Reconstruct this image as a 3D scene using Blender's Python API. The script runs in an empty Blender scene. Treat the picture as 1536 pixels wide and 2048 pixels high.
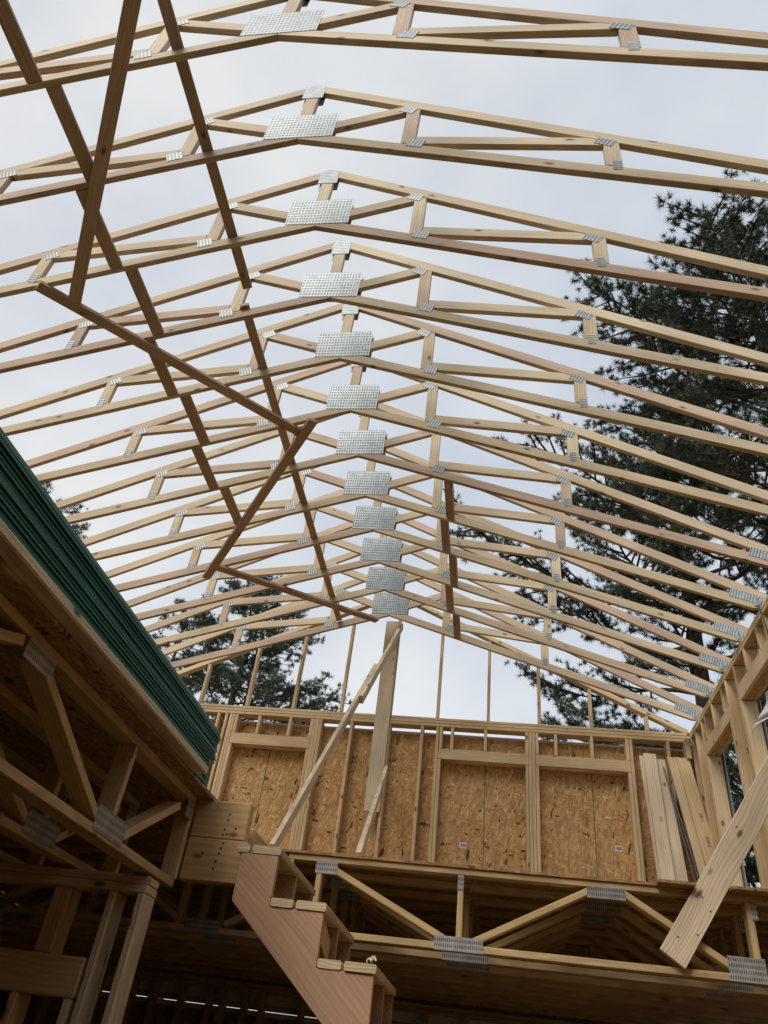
import bpy, bmesh, math, random
import numpy as np
from mathutils import Matrix, Vector, noise as mnoise
random.seed(7)
C = bpy.context.scene.collection
S = bpy.context.scene
R = math.radians

# ------------------------------------------------------------------ camera
cam_d = bpy.data.cameras.new('camera'); cam = bpy.data.objects.new('camera', cam_d); C.objects.link(cam)
cam_d.sensor_fit = 'VERTICAL'; cam_d.sensor_height = 24.0; cam_d.lens = 1468.1 / 2048 * 24.0
cam_d.clip_start = 0.05; cam_d.clip_end = 2000
CR = ((0.98851148, 0.02006111, -0.14980859), (0.10523054, 0.62013368, 0.77740643), (0.10849699, -0.78423961, 0.61089822))
cam.matrix_world = Matrix([(r[0], -r[1], -r[2], 0) for r in CR] + [(0, 0, 0, 1)])
S.camera = cam

# ------------------------------------------------------------------ sky, sun, exposure
SUN_EL, SUN_AZ = 46, 205          # azimuth measured clockwise from +Y (soft sun behind thin cloud, behind-left)
w = bpy.data.worlds.new("World"); S.world = w; w.use_nodes = True
nt = w.node_tree; nt.nodes.clear()
def N(nt, typ, **kw):
    n = nt.nodes.new(typ)
    for k, v in kw.items():
        if k.startswith('i_'):
            key = k[2:]
            n.inputs[int(key) if key.isdigit() else key.replace('_', ' ')].default_value = v
        else: setattr(n, k, v)
    return n
def L(nt, a, b): nt.links.new(a, b)
sky = N(nt, 'ShaderNodeTexSky', sky_type='NISHITA', sun_disc=False, sun_elevation=R(SUN_EL), sun_rotation=R(SUN_AZ), dust_density=4.0)
tc = N(nt, 'ShaderNodeTexCoord')
mp = N(nt, 'ShaderNodeMapping'); mp.inputs['Scale'].default_value = (1.3, 1.3, 2.2)
L(nt, tc.outputs['Generated'], mp.inputs['Vector'])
n1 = N(nt, 'ShaderNodeTexNoise', i_Scale=1.6, i_Detail=6.0, i_Roughness=0.52); L(nt, mp.outputs[0], n1.inputs['Vector'])
cr = N(nt, 'ShaderNodeValToRGB'); cr.color_ramp.elements[0].position = 0.33; cr.color_ramp.elements[0].color = (5.3, 5.75, 6.5, 1)
cr.color_ramp.elements[1].position = 0.62; cr.color_ramp.elements[1].color = (7.55, 7.6, 7.55, 1)
L(nt, n1.outputs['Fac'], cr.inputs['Fac'])
# the cloud layer is thicker and greyer overhead, thinner and whiter towards the horizon
sx = N(nt, 'ShaderNodeSeparateXYZ'); L(nt, tc.outputs['Generated'], sx.inputs[0])
hr = N(nt, 'ShaderNodeMapRange'); hr.inputs[1].default_value = 0.15; hr.inputs[2].default_value = 0.95; hr.inputs[3].default_value = 0.97; hr.inputs[4].default_value = 0.87
L(nt, sx.outputs['Z'], hr.inputs[0])
mul = N(nt, 'ShaderNodeVectorMath', operation='SCALE'); L(nt, cr.outputs['Color'], mul.inputs[0]); L(nt, hr.outputs[0], mul.inputs['Scale'])
# and whiter on the side of the hidden sun, bluer and dimmer on the other
hx = N(nt, 'ShaderNodeMapRange'); hx.inputs[1].default_value = -0.55; hx.inputs[2].default_value = 0.45; L(nt, sx.outputs['X'], hx.inputs[0])
tint = N(nt, 'ShaderNodeMix', data_type='RGBA'); tint.inputs[6].default_value = (1.03, 1.02, 1.01, 1); tint.inputs[7].default_value = (.82, .88, .955, 1); L(nt, hx.outputs[0], tint.inputs[0])
mul2 = N(nt, 'ShaderNodeVectorMath', operation='MULTIPLY'); L(nt, mul.outputs[0], mul2.inputs[0]); L(nt, tint.outputs[2], mul2.inputs[1])
mx = N(nt, 'ShaderNodeMix', data_type='RGBA'); mx.inputs[0].default_value = 0.93
L(nt, sky.outputs[0], mx.inputs[6]); L(nt, mul2.outputs[0], mx.inputs[7])
bg = N(nt, 'ShaderNodeBackground'); bg.inputs['Strength'].default_value = 0.10
L(nt, mx.outputs[2], bg.inputs['Color'])
wo = N(nt, 'ShaderNodeOutputWorld'); L(nt, bg.outputs[0], wo.inputs['Surface'])
sd = bpy.data.lights.new('sun', 'SUN'); sd.energy = 2.1; sd.angle = R(28); sd.color = (1.0, 0.965, 0.91)
sun = bpy.data.objects.new('sun', sd); C.objects.link(sun)
az = R(SUN_AZ); el = R(SUN_EL)
sdir = Vector((math.sin(az) * math.cos(el), math.cos(az) * math.cos(el), math.sin(el)))
sun.rotation_euler = sdir.to_track_quat('Z', 'Y').to_euler()
S.view_settings.view_transform = 'Standard'; S.view_settings.look = 'None'; S.view_settings.exposure = 0.37; S.view_settings.gamma = 1.0

# ------------------------------------------------------------------ materials
def mat_base(name, rough=0.6, spec=0.3):
    m = bpy.data.materials.new(name); m.use_nodes = True
    t = m.node_tree; b = t.nodes['Principled BSDF']
    b.inputs['Roughness'].default_value = rough
    b.inputs['Specular IOR Level'].default_value = spec
    return m, t, b
def wood(name, cols, grain=0.5, knots=True, ring=16.0, bump=0.25):
    """sawn softwood, grain along local X, tone differs from piece to piece"""
    m, t, b = mat_base(name, 0.62, 0.25)
    tc = N(t, 'ShaderNodeTexCoord'); oi = N(t, 'ShaderNodeObjectInfo')
    off = N(t, 'ShaderNodeVectorMath', operation='SCALE'); off.inputs[0].default_value = (13.1, 5.7, 3.3)
    rr = N(t, 'ShaderNodeMath', operation='MULTIPLY', i_1=19.0); L(t, oi.outputs['Random'], rr.inputs[0]); L(t, rr.outputs[0], off.inputs['Scale'])
    ad = N(t, 'ShaderNodeVectorMath', operation='ADD'); L(t, tc.outputs['Object'], ad.inputs[0]); L(t, off.outputs[0], ad.inputs[1])
    # tone per piece
    ramp = N(t, 'ShaderNodeValToRGB'); r = ramp.color_ramp; r.interpolation = 'LINEAR'
    for i, c in enumerate(cols):
        p = i / max(1, len(cols) - 1)
        e = r.elements[i] if i < 2 else r.elements.new(p)
        e.position = p; e.color = (*c, 1)
    L(t, oi.outputs['Random'], ramp.inputs['Fac'])
    # growth rings running along the board
    m1 = N(t, 'ShaderNodeMapping'); m1.inputs['Scale'].default_value = (0.045, 1.0, 0.8)
    mw = N(t, 'ShaderNodeMapping'); mw.inputs['Scale'].default_value = (1.5, 5, 5); L(t, ad.outputs[0], mw.inputs['Vector'])
    wn = N(t, 'ShaderNodeTexNoise', i_Scale=1.0, i_Detail=1.5); L(t, mw.outputs[0], wn.inputs['Vector'])
    ws = N(t, 'ShaderNodeVectorMath', operation='SUBTRACT'); L(t, wn.outputs['Color'], ws.inputs[0]); ws.inputs[1].default_value = (.5, .5, .5)
    wm = N(t, 'ShaderNodeVectorMath', operation='MULTIPLY'); L(t, ws.outputs[0], wm.inputs[0]); wm.inputs[1].default_value = (0, .13, .08)
    wa = N(t, 'ShaderNodeVectorMath', operation='ADD'); L(t, ad.outputs[0], wa.inputs[0]); L(t, wm.outputs[0], wa.inputs[1])
    L(t, wa.outputs[0], m1.inputs['Vector'])
    wv = N(t, 'ShaderNodeTexWave', wave_type='BANDS', bands_direction='Y', i_Scale=ring, i_Distortion=7.0, i_Detail=2.0)
    wv.inputs['Detail Scale'].default_value = 0.35
    L(t, m1.outputs[0], wv.inputs['Vector'])
    m2 = N(t, 'ShaderNodeMapping'); m2.inputs['Scale'].default_value = (2.5, 70, 70); L(t, ad.outputs[0], m2.inputs['Vector'])
    fn = N(t, 'ShaderNodeTexNoise', i_Scale=1.0, i_Detail=3.0); L(t, m2.outputs[0], fn.inputs['Vector'])
    m3 = N(t, 'ShaderNodeMapping'); m3.inputs['Scale'].default_value = (1.6, 4, 4); L(t, ad.outputs[0], m3.inputs['Vector'])
    bn = N(t, 'ShaderNodeTexNoise', i_Scale=1.0, i_Detail=2.0); L(t, m3.outputs[0], bn.inputs['Vector'])
    s1 = N(t, 'ShaderNodeMapRange'); s1.inputs[3].default_value = 1.0 - 0.36 * grain; s1.inputs[4].default_value = 1.0 + 0.22 * grain; L(t, wv.outputs['Fac'], s1.inputs[0])
    s2 = N(t, 'ShaderNodeMapRange'); s2.inputs[1].default_value = .3; s2.inputs[2].default_value = .7; s2.inputs[3].default_value = 0.88; s2.inputs[4].default_value = 1.1; L(t, fn.outputs['Fac'], s2.inputs[0])
    s3 = N(t, 'ShaderNodeMapRange'); s3.inputs[1].default_value = .3; s3.inputs[2].default_value = .7; s3.inputs[3].default_value = 0.84; s3.inputs[4].default_value = 1.13; L(t, bn.outputs['Fac'], s3.inputs[0])
    a = N(t, 'ShaderNodeMath', operation='MULTIPLY'); L(t, s1.outputs[0], a.inputs[0]); L(t, s2.outputs[0], a.inputs[1])
    a2 = N(t, 'ShaderNodeMath', operation='MULTIPLY'); L(t, a.outputs[0], a2.inputs[0]); L(t, s3.outputs[0], a2.inputs[1])
    col = N(t, 'ShaderNodeVectorMath', operation='SCALE'); L(t, ramp.outputs[0], col.inputs[0]); L(t, a2.outputs[0], col.inputs['Scale'])
    out = col.outputs[0]
    if knots:
        mk = N(t, 'ShaderNodeMapping'); mk.inputs['Scale'].default_value = (4.2, 9, 9); L(t, ad.outputs[0], mk.inputs['Vector'])
        vo = N(t, 'ShaderNodeTexVoronoi', i_Scale=1.0); vo.inputs['Randomness'].default_value = 1.0; L(t, mk.outputs[0], vo.inputs['Vector'])
        kr = N(t, 'ShaderNodeMapRange'); kr.inputs[1].default_value = 0.07; kr.inputs[2].default_value = 0.17; kr.inputs[3].default_value = 0.9; kr.inputs[4].default_value = 0.0
        L(t, vo.outputs['Distance'], kr.inputs[0])
        ks = N(t, 'ShaderNodeSeparateColor'); L(t, vo.outputs['Color'], ks.inputs[0])
        kg = N(t, 'ShaderNodeMath', operation='GREATER_THAN', i_1=0.35); L(t, ks.outputs[0], kg.inputs[0])
        km = N(t, 'ShaderNodeMath', operation='MULTIPLY'); L(t, kr.outputs[0], km.inputs[0]); L(t, kg.outputs[0], km.inputs[1])
        mxk = N(t, 'ShaderNodeMix', data_type='RGBA'); L(t, km.outputs[0], mxk.inputs[0]); L(t, out, mxk.inputs[6]); mxk.inputs[7].default_value = (0.12, 0.06, 0.03, 1)
        out = mxk.outputs[2]
    L(t, out, b.inputs['Base Color'])
    bp = N(t, 'ShaderNodeBump', i_Strength=bump, i_Distance=0.002); L(t, a.outputs[0], bp.inputs['Height']); L(t, bp.outputs[0], b.inputs['Normal'])
    return m
TW = wood('truss_lumber', [(.54, .435, .29), (.50, .385, .26), (.58, .485, .335), (.53, .42, .275), (.485, .355, .255), (.465, .335, .245), (.52, .41, .275), (.56, .45, .295)], grain=0.3)
WW = wood('wall_lumber', [(.62, .455, .265), (.66, .50, .30), (.57, .41, .225), (.64, .48, .28)], grain=0.3)
FW = wood('floor_truss_lumber', [(.56, .385, .19), (.60, .42, .215), (.51, .345, .17)], grain=0.35)
SW = wood('stringer_lumber', [(.43, .25, .15), (.43, .25, .15)], grain=0.22, ring=13.0)
BW = wood('brace_lumber', [(.66, .53, .36), (.62, .49, .33), (.69, .56, .39)], grain=0.4)
RW = wood('reddish_brace_lumber', [(.43, .305, .22), (.40, .28, .205), (.46, .335, .245)], grain=0.35)
LW = wood('laminated_beam_lumber', [(.55, .335, .145), (.58, .365, .165)], grain=0.25, ring=7.0)

def osb(name, tone=1.0):
    m, t, b = mat_base(name, 0.7, 0.2)
    tc = N(t, 'ShaderNodeTexCoord'); oi = N(t, 'ShaderNodeObjectInfo')
    off = N(t, 'ShaderNodeVectorMath', operation='SCALE'); off.inputs[0].default_value = (31.0, 17.0, 0.0); L(t, oi.outputs['Random'], off.inputs['Scale'])
    ad = N(t, 'ShaderNodeVectorMath', operation='ADD'); L(t, tc.outputs['Object'], ad.inputs[0]); L(t, off.outputs[0], ad.inputs[1])
    wn = N(t, 'ShaderNodeTexNoise', i_Scale=9.0, i_Detail=2.0); L(t, ad.outputs[0], wn.inputs['Vector'])
    wsub = N(t, 'ShaderNodeVectorMath', operation='SUBTRACT'); L(t, wn.outputs['Color'], wsub.inputs[0]); wsub.inputs[1].default_value = (.5, .5, .5)
    wsc = N(t, 'ShaderNodeVectorMath', operation='SCALE'); wsc.inputs['Scale'].default_value = 0.035; L(t, wsub.outputs[0], wsc.inputs[0])
    wad = N(t, 'ShaderNodeVectorMath', operation='ADD'); L(t, ad.outputs[0], wad.inputs[0]); L(t, wsc.outputs[0], wad.inputs[1])
    prev = None
    layers = [(8, (12, 50, 50)), (50, (13, 54, 54)), (-36, (13, 56, 56)), (80, (15, 50, 50)), (-12, (11, 44, 44))]
    for i, (ang, sc) in enumerate(layers):
        rot = N(t, 'ShaderNodeMapping'); rot.inputs['Rotation'].default_value = (0, 0, R(ang)); rot.inputs['Location'].default_value = (i * 3.1, i * 1.7, i * 5.0)
        L(t, wad.outputs[0], rot.inputs['Vector'])
        mp = N(t, 'ShaderNodeMapping'); mp.inputs['Scale'].default_value = sc; L(t, rot.outputs[0], mp.inputs['Vector'])
        vo = N(t, 'ShaderNodeTexVoronoi', i_Scale=1.0); L(t, mp.outputs[0], vo.inputs['Vector'])
        sp = N(t, 'ShaderNodeSeparateColor'); L(t, vo.outputs['Color'], sp.inputs[0])
        rp = N(t, 'ShaderNodeValToRGB'); e = rp.color_ramp.elements
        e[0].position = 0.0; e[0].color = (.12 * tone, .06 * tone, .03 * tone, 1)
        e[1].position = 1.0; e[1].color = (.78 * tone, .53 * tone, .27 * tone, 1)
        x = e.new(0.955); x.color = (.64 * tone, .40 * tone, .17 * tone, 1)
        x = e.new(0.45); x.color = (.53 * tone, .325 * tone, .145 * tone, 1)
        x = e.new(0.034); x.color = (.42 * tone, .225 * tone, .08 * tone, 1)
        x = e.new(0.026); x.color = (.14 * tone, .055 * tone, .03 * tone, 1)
        L(t, sp.outputs[0], rp.inputs['Fac'])
        ed = N(t, 'ShaderNodeMapRange'); ed.inputs[1].default_value = 0.25; ed.inputs[2].default_value = 0.75; ed.inputs[3].default_value = 1.08; ed.inputs[4].default_value = 0.76; L(t, vo.outputs['Distance'], ed.inputs[0])
        cs = N(t, 'ShaderNodeVectorMath', operation='SCALE'); L(t, rp.outputs[0], cs.inputs[0]); L(t, ed.outputs[0], cs.inputs['Scale'])
        if prev is None: prev = cs.outputs[0]
        else:
            th = N(t, 'ShaderNodeMath', operation='GREATER_THAN', i_1=0.50); L(t, sp.outputs[1], th.inputs[0])
            mxx = N(t, 'ShaderNodeMix', data_type='RGBA'); L(t, th.outputs[0], mxx.inputs[0]); L(t, prev, mxx.inputs[6]); L(t, cs.outputs[0], mxx.inputs[7]); prev = mxx.outputs[2]
    L(t, prev, b.inputs['Base Color'])
    bp = N(t, 'ShaderNodeBump', i_Strength=0.3, i_Distance=0.002); L(t, prev, bp.inputs['Height']); L(t, bp.outputs[0], b.inputs['Normal'])
    return m
OSB = osb('strand_board'); OSBD = osb('shaded_strand_board', 0.7)  # second is a darker copy, lower-storey shade put into its colour

def plate_mat(name, px, py, wx, wy, dark=(.10, .12, .13), light=(.66, .70, .72)):
    """pressed galvanised nail plate: rows of punched slots in local X / Y"""
    m, t, b = mat_base(name, 0.42, 0.5); b.inputs['Metallic'].default_value = 0.12
    tc = N(t, 'ShaderNodeTexCoord'); sp = N(t, 'ShaderNodeSeparateXYZ'); L(t, tc.outputs['Object'], sp.inputs[0])
    def slot(o, p, wd):
        d = N(t, 'ShaderNodeMath', operation='DIVIDE', i_1=p); L(t, o, d.inputs[0])
        f = N(t, 'ShaderNodeMath', operation='FRACT'); L(t, d.outputs[0], f.inputs[0])
        s = N(t, 'ShaderNodeMath', operation='SUBTRACT', i_1=0.5); L(t, f.outputs[0], s.inputs[0])
        a = N(t, 'ShaderNodeMath', operation='ABSOLUTE'); L(t, s.outputs[0], a.inputs[0])
        r = N(t, 'ShaderNodeMapRange'); r.inputs[1].default_value = wd / 2 - .06; r.inputs[2].default_value = wd / 2 + .06; r.inputs[3].default_value = 1; r.inputs[4].default_value = 0
        L(t, a.outputs[0], r.inputs[0]); return r.outputs[0]
    a = slot(sp.outputs['X'], px, wx)
    if py:
        bb = slot(sp.outputs['Y'], py, wy)
        mm = N(t, 'ShaderNodeMath', operation='MULTIPLY'); L(t, a, mm.inputs[0]); L(t, bb, mm.inputs[1]); a = mm.outputs[0]
    ns = N(t, 'ShaderNodeTexNoise', i_Scale=14.0, i_Detail=5.0); L(t, tc.outputs['Object'], ns.inputs['Vector'])
    nr = N(t, 'ShaderNodeMapRange'); nr.inputs[1].default_value = .3; nr.inputs[2].default_value = .7; nr.inputs[3].default_value = .74; nr.inputs[4].default_value = 1.16; L(t, ns.outputs['Fac'], nr.inputs[0])
    mxp = N(t, 'ShaderNodeMix', data_type='RGBA'); L(t, a, mxp.inputs[0]); mxp.inputs[6].default_value = (*light, 1); mxp.inputs[7].default_value = (*dark, 1)
    cs = N(t, 'ShaderNodeVectorMath', operation='SCALE'); L(t, mxp.outputs[2], cs.inputs[0]); L(t, nr.outputs[0], cs.inputs['Scale'])
    oi = N(t, 'ShaderNodeObjectInfo'); om = N(t, 'ShaderNodeMapRange'); om.inputs[3].default_value = .78; om.inputs[4].default_value = 1.15; L(t, oi.outputs['Random'], om.inputs[0])
    c2 = N(t, 'ShaderNodeVectorMath', operation='SCALE'); L(t, cs.outputs[0], c2.inputs[0]); L(t, om.outputs[0], c2.inputs['Scale'])
    L(t, c2.outputs[0], b.inputs['Base Color'])
    iv = N(t, 'ShaderNodeMath', operation='SUBTRACT', i_0=1.0); L(t, a, iv.inputs[1])
    bp = N(t, 'ShaderNodeBump', i_Strength=0.6, i_Distance=0.003); L(t, iv.outputs[0], bp.inputs['Height']); L(t, bp.outputs[0], b.inputs['Normal'])
    return m
PD = plate_mat('nail_plate_big', .0245, .036, .52, .52, dark=(.085, .105, .115), light=(.32, .365, .375))
PS = plate_mat('nail_plate_striped', .0235, 0, .45, 0, dark=(.13, .15, .16), light=(.38, .42, .425))
PF = plate_mat('nail_plate_slotted', .0125, .030, .42, .55, dark=(.10, .09, .085), light=(.38, .37, .35))

def plain(name, col, rough=0.6, metal=0.0, nscale=6.0, var=0.15, spec=0.3, stretch=(1, 1, 1)):
    m, t, b = mat_base(name, rough, spec); b.inputs['Metallic'].default_value = metal
    tc = N(t, 'ShaderNodeTexCoord'); mp = N(t, 'ShaderNodeMapping'); mp.inputs['Scale'].default_value = stretch; L(t, tc.outputs['Object'], mp.inputs['Vector'])
    ns = N(t, 'ShaderNodeTexNoise', i_Scale=nscale, i_Detail=4.0); L(t, mp.outputs[0], ns.inputs['Vector'])
    nr = N(t, 'ShaderNodeMapRange'); nr.inputs[1].default_value = .3; nr.inputs[2].default_value = .7; nr.inputs[3].default_value = 1 - var; nr.inputs[4].default_value = 1 + var; L(t, ns.outputs['Fac'], nr.inputs[0])
    cs = N(t, 'ShaderNodeVectorMath', operation='SCALE'); cs.inputs[0].default_value = col; L(t, nr.outputs[0], cs.inputs['Scale'])
    L(t, cs.outputs[0], b.inputs['Base Color'])
    return m
GREEN = plain('green_steel', (.005, .105, .074), 0.5, 0.0, 5.0, 0.25, 0.5, (1, .4, 1))
WRAP = plain('house_wrap', (.78, .79, .80), 0.55, 0, 8, 0.06)
PLASTIC = plain('white_film', (.80, .81, .82), 0.35, 0, 8, 0.05, 0.5)
GREY = plain('grey_flashing', (.33, .35, .36), 0.5, 0.2, 8, 0.1)
DARKST = plain('dark_steel', (.10, .08, .09), 0.35, 0.6, 12, 0.2)
CONC = plain('concrete', (.18, .125, .075), 0.85, 0, 3.0, 0.2)
SOIL = plain('soil', (.14, .115, .08), 0.95, 0, 0.6, 0.35)
BARK = plain('pine_bark', (.085, .065, .055), 0.95, 0, 9.0, 0.45, 0.1, (1, 1, .25))
STICK = plain('paper_label', (.62, .61, .57), 0.6, 0, 20, 0.05)
INK = plain('label_ink', (.06, .06, .06), 0.7, 0, 20, 0.1)
WIRE = plain('black_cable', (.015, .015, .016), 0.5, 0, 20, 0.1)
def needle_mat():
    m, t, b = mat_base('pine_needles', 0.55, 0.25)
    tc = N(t, 'ShaderNodeTexCoord'); ns = N(t, 'ShaderNodeTexNoise', i_Scale=0.9, i_Detail=4.0); L(t, tc.outputs['Object'], ns.inputs['Vector'])
    rp = N(t, 'ShaderNodeValToRGB'); e = rp.color_ramp.elements
    e[0].position = .32; e[0].color = (.034, .054, .040, 1); e[1].position = .68; e[1].color = (.098, .124, .074, 1)
    L(t, ns.outputs['Fac'], rp.inputs['Fac']); L(t, rp.outputs[0], b.inputs['Base Color'])
    return m
NEEDLE = needle_mat()

# ------------------------------------------------------------------ helpers
def thing(name, label, cat, loc=(0, 0, 0), group=None):
    o = bpy.data.objects.new(name, None); o.empty_display_size = 0.1; C.objects.link(o); o.location = loc
    return tag(o, label, cat, group)
def tag(o, label, cat, group=None):
    o['label'] = label; o['category'] = cat
    if group: o['group'] = group
    return o
def kind(o, k): o['kind'] = k; return o
def link(name, me, M, parent=None):
    o = bpy.data.objects.new(name, me); C.objects.link(o)
    if parent is not None:
        o.parent = parent
        P = parent.matrix_basis
        if parent.parent is not None: P = parent.parent.matrix_basis @ P
        M = P.inverted() @ M
    o.matrix_basis = M
    return o
def frame(o, x, up):
    x = Vector(x).normalized(); up = Vector(up); y = (up - x * up.dot(x)).normalized(); z = x.cross(y)
    M = Matrix((x, y, z)).transposed().to_4x4(); M.translation = Vector(o); return M
_cache = {}
def mesh_of(bm, mat, name):
    me = bpy.data.meshes.new(name); bm.to_mesh(me); bm.free(); me.materials.append(mat); return me
def box_mesh(l, wd, t, mat, ch=0.003, name='board'):
    key = (round(l, 3), round(wd, 3), round(t, 3), mat.name, ch)
    if key in _cache: return _cache[key]
    bm = bmesh.new(); bmesh.ops.create_cube(bm, size=1.0)
    for v in bm.verts: v.co = Vector(((v.co.x + .5) * l, v.co.y * wd, v.co.z * t))
    if ch: bmesh.ops.bevel(bm, geom=list(bm.edges), offset=min(ch, t * .22, wd * .22), segments=1, affect='EDGES')
    _cache[key] = mesh_of(bm, mat, name); return _cache[key]
def board(name, p0, p1, wd, t, up, mat, parent=None, ch=0.003):
    """sawn piece from p0 to p1 (axis through its middle); wd lies along 'up'"""
    p0 = Vector(p0); p1 = Vector(p1); d = p1 - p0
    return link(name, box_mesh(d.length, wd, t, mat, ch, name), frame(p0, d, up), parent)
def slab(name, a, b, mat, parent=None, axis=0, ch=0.006):
    """axis aligned piece between corners a and b, grain along axis"""
    lo = Vector([min(a[i], b[i]) for i in range(3)]); hi = Vector([max(a[i], b[i]) for i in range(3)]); c = (lo + hi) / 2; s = hi - lo
    if axis == 0: return board(name, (lo.x, c.y, c.z), (hi.x, c.y, c.z), s.z, s.y, (0, 0, 1), mat, parent, ch)
    if axis == 1: return board(name, (c.x, lo.y, c.z), (c.x, hi.y, c.z), s.z, s.x, (0, 0, 1), mat, parent, ch)
    return board(name, (c.x, c.y, lo.z), (c.x, c.y, hi.z), s.x, s.y, (1, 0, 0), mat, parent, ch)
def prism_xz(name, pts, y0, y1, d, mat, parent=None, ch=0.0025, axis='y'):
    """outline in the XZ plane (or YZ when axis='x') extruded through its thickness; local X along d"""
    cx = sum(p[0] for p in pts) / len(pts); cz = sum(p[1] for p in pts) / len(pts)
    dx, dz = d; l = math.hypot(dx, dz); dx /= l; dz /= l
    ym = (y0 + y1) / 2; h = abs(y1 - y0) / 2
    if axis == 'y': M = frame((cx, ym, cz), (dx, 0, dz), (-dz, 0, dx))
    else: M = frame((ym, cx, cz), (0, dx, dz), (0, -dz, dx))
    bm = bmesh.new(); lo = []; hi = []
    for x, z in pts:
        u = (x - cx) * dx + (z - cz) * dz; v = -(x - cx) * dz + (z - cz) * dx
        lo.append(bm.verts.new((u, v, -h))); hi.append(bm.verts.new((u, v, h)))
    n = len(pts); bm.faces.new(lo[::-1]); bm.faces.new(hi)
    for i in range(n): bm.faces.new((lo[i], lo[(i + 1) % n], hi[(i + 1) % n], hi[i]))
    bmesh.ops.recalc_face_normals(bm, faces=bm.faces)
    if ch: bmesh.ops.bevel(bm, geom=list(bm.edges), offset=ch, segments=1, affect='EDGES')
    return link(name, mesh_of(bm, mat, name), M, parent)
def raw(name, verts, faces, mat, parent=None, smooth=False):
    me = bpy.data.meshes.new(name); me.from_pydata([tuple(v) for v in verts], [], faces); me.materials.append(mat)
    if smooth: me.polygons.foreach_set('use_smooth', [True] * len(me.polygons))
    return link(name, me, Matrix.Identity(4), parent)
def tube_geo(path, radii, n, V, F):
    base = len(V); path = [Vector(p) for p in path]
    for i, p in enumerate(path):
        t = (path[min(i + 1, len(path) - 1)] - path[max(i - 1, 0)]).normalized()
        u = t.cross(Vector((0.3, 0.9, 0.31))).normalized(); v = t.cross(u)
        for k in range(n):
            a = 2 * math.pi * k / n; V.append(p + (u * math.cos(a) + v * math.sin(a)) * radii[i])
    for i in range(len(path) - 1):
        for k in range(n):
            a = base + i * n + k; b = base + i * n + (k + 1) % n; F.append((a, b, b + n, a + n))

G0 = -1.66                 # ground floor level (camera is the origin, 1.66 m above the floor)
XC = -1.3307               # ridge line
DK = 1.149                 # top of the upper deck
YB = 8.65                  # inner face of the end wall
XR = 2.29                  # inner face of the right wall
XL = XC - (XR - XC)        # inner face of the left wall

# ------------------------------------------------------------------ ground and slab
raw('ground', [(-400, -400, G0 - .12), (400, -400, G0 - .12), (400, 400, G0 - .12), (-400, 400, G0 - .12)], [(0, 1, 2, 3)], SOIL)['kind'] = 'structure'
kind(slab('floor', (XL - .14, -2.6, G0 - .1), (XR + .14, YB + .14, G0), CONC, ch=0.01), 'structure')

# ------------------------------------------------------------------ roof trusses
def truss(y, root):
    T = .038
    def P(nm, pts, d, **k):
        return prism_xz(nm, [(XC + a, b) for a, b in pts], y, y + T, d, TW, root, **k)
    for s in (1, -1):
        f = lambda q: [(s * a, b) for a, b in (q if s > 0 else q[::-1])]
        P('top_chord', f([(0, 5.505), (3.706, 3.652), (3.80, 3.621), (3.80, 3.705), (0, 5.605)]), (s, -.5))
        P('bottom_chord', f([(0, 4.793), (3.576, 3.601), (3.80, 3.601), (3.80, 3.619), (3.708, 3.650), (0, 4.886)]), (s, -1 / 3))
        P('web', f([(.6985, 4.655), (.7885, 4.625), (.7885, 5.110), (.6985, 5.155)]), (0, 1))
        P('web', f([(1.921, 4.248), (2.011, 4.218), (2.011, 4.499), (1.921, 4.544)]), (0, 1))
        P('web', f([(.102, 4.854), (.697, 5.079), (.697, 5.155), (.672, 5.168), (.0455, 4.931), (.0455, 4.873)]), (s, .38))
        P('web', f([(.790, 4.638), (1.919, 4.486), (1.919, 4.544), (1.83, 4.589), (.790, 4.731)]), (s, -.135))
    P('king_post', [(-.0445, 4.873), (0, 4.888), (.0445, 4.873), (.0445, 5.482), (0, 5.504), (-.0445, 5.482)], (0, 1))
    def plate(nm, cx, cz, l, h, d, m, back=False, j=0.0):
        yy = y - .0017 if not back else y + T + .0017
        dx, dz = d; q = math.hypot(dx, dz); dx /= q; dz /= q
        return link(nm, box_mesh(l, h, .0028, m, 0.0, nm), frame((XC + cx - dx * l / 2, yy, cz - dz * l / 2), (dx, 0, dz), (-dz, 0, dx)), root)
    plate('center_plate', 0, 4.972, .47, .322, (1, 0), PD); plate('center_plate', .012, 4.965, .47, .322, (1, 0), PD, True)
    for back in (False, True):
        yy = y - .0031 if not back else y + T + .0003
        dz = -.03 if back else 0
        prism_xz('ridge_plate', [(XC + a, b + dz) for a, b in ((-.075, 5.39), (.075, 5.39), (.075, 5.566), (0, 5.602), (-.075, 5.566))], yy, yy + .0028, (0, 1), PS, root, ch=0)
    for s in (1, -1):
        plate('connector_plate', s * .700, 5.120, .105, .078, (1, -.5 * s), PS)
        plate('connector_plate', s * .792, 4.631, .105, .09, (1, -s / 3), PS)
        plate('connector_plate', s * 1.937, 4.514, .115, .068, (1, -.5 * s), PS)
        plate('connector_plate', s * 1.972, 4.243, .10, .052, (0, 1), PS)
        plate('heel_plate', s * 3.55, 3.712, .30, .088, (1, -s * .36), PS)
Y0, SP = 1.5553, 0.61
ORD = ['nearest', 'second', 'third', 'fourth', 'fifth', 'sixth', 'seventh', 'eighth', 'ninth', 'tenth', 'eleventh', 'twelfth']
def truss_label(k):
    if k == 0: return 'roof truss nearest the viewer, its ridge cut off by the top of the photo'
    if k == 11: return 'twelfth and farthest roof truss, orange toned wood, closest to the gable studs'
    return 'open wooden scissor roof truss, %s back from the viewer along the ridge' % ORD[k]
t0 = thing('roof_truss', truss_label(0), 'roof truss', (XC, Y0, 3.6), 'roof trusses in a row'); truss(Y0, t0)
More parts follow.
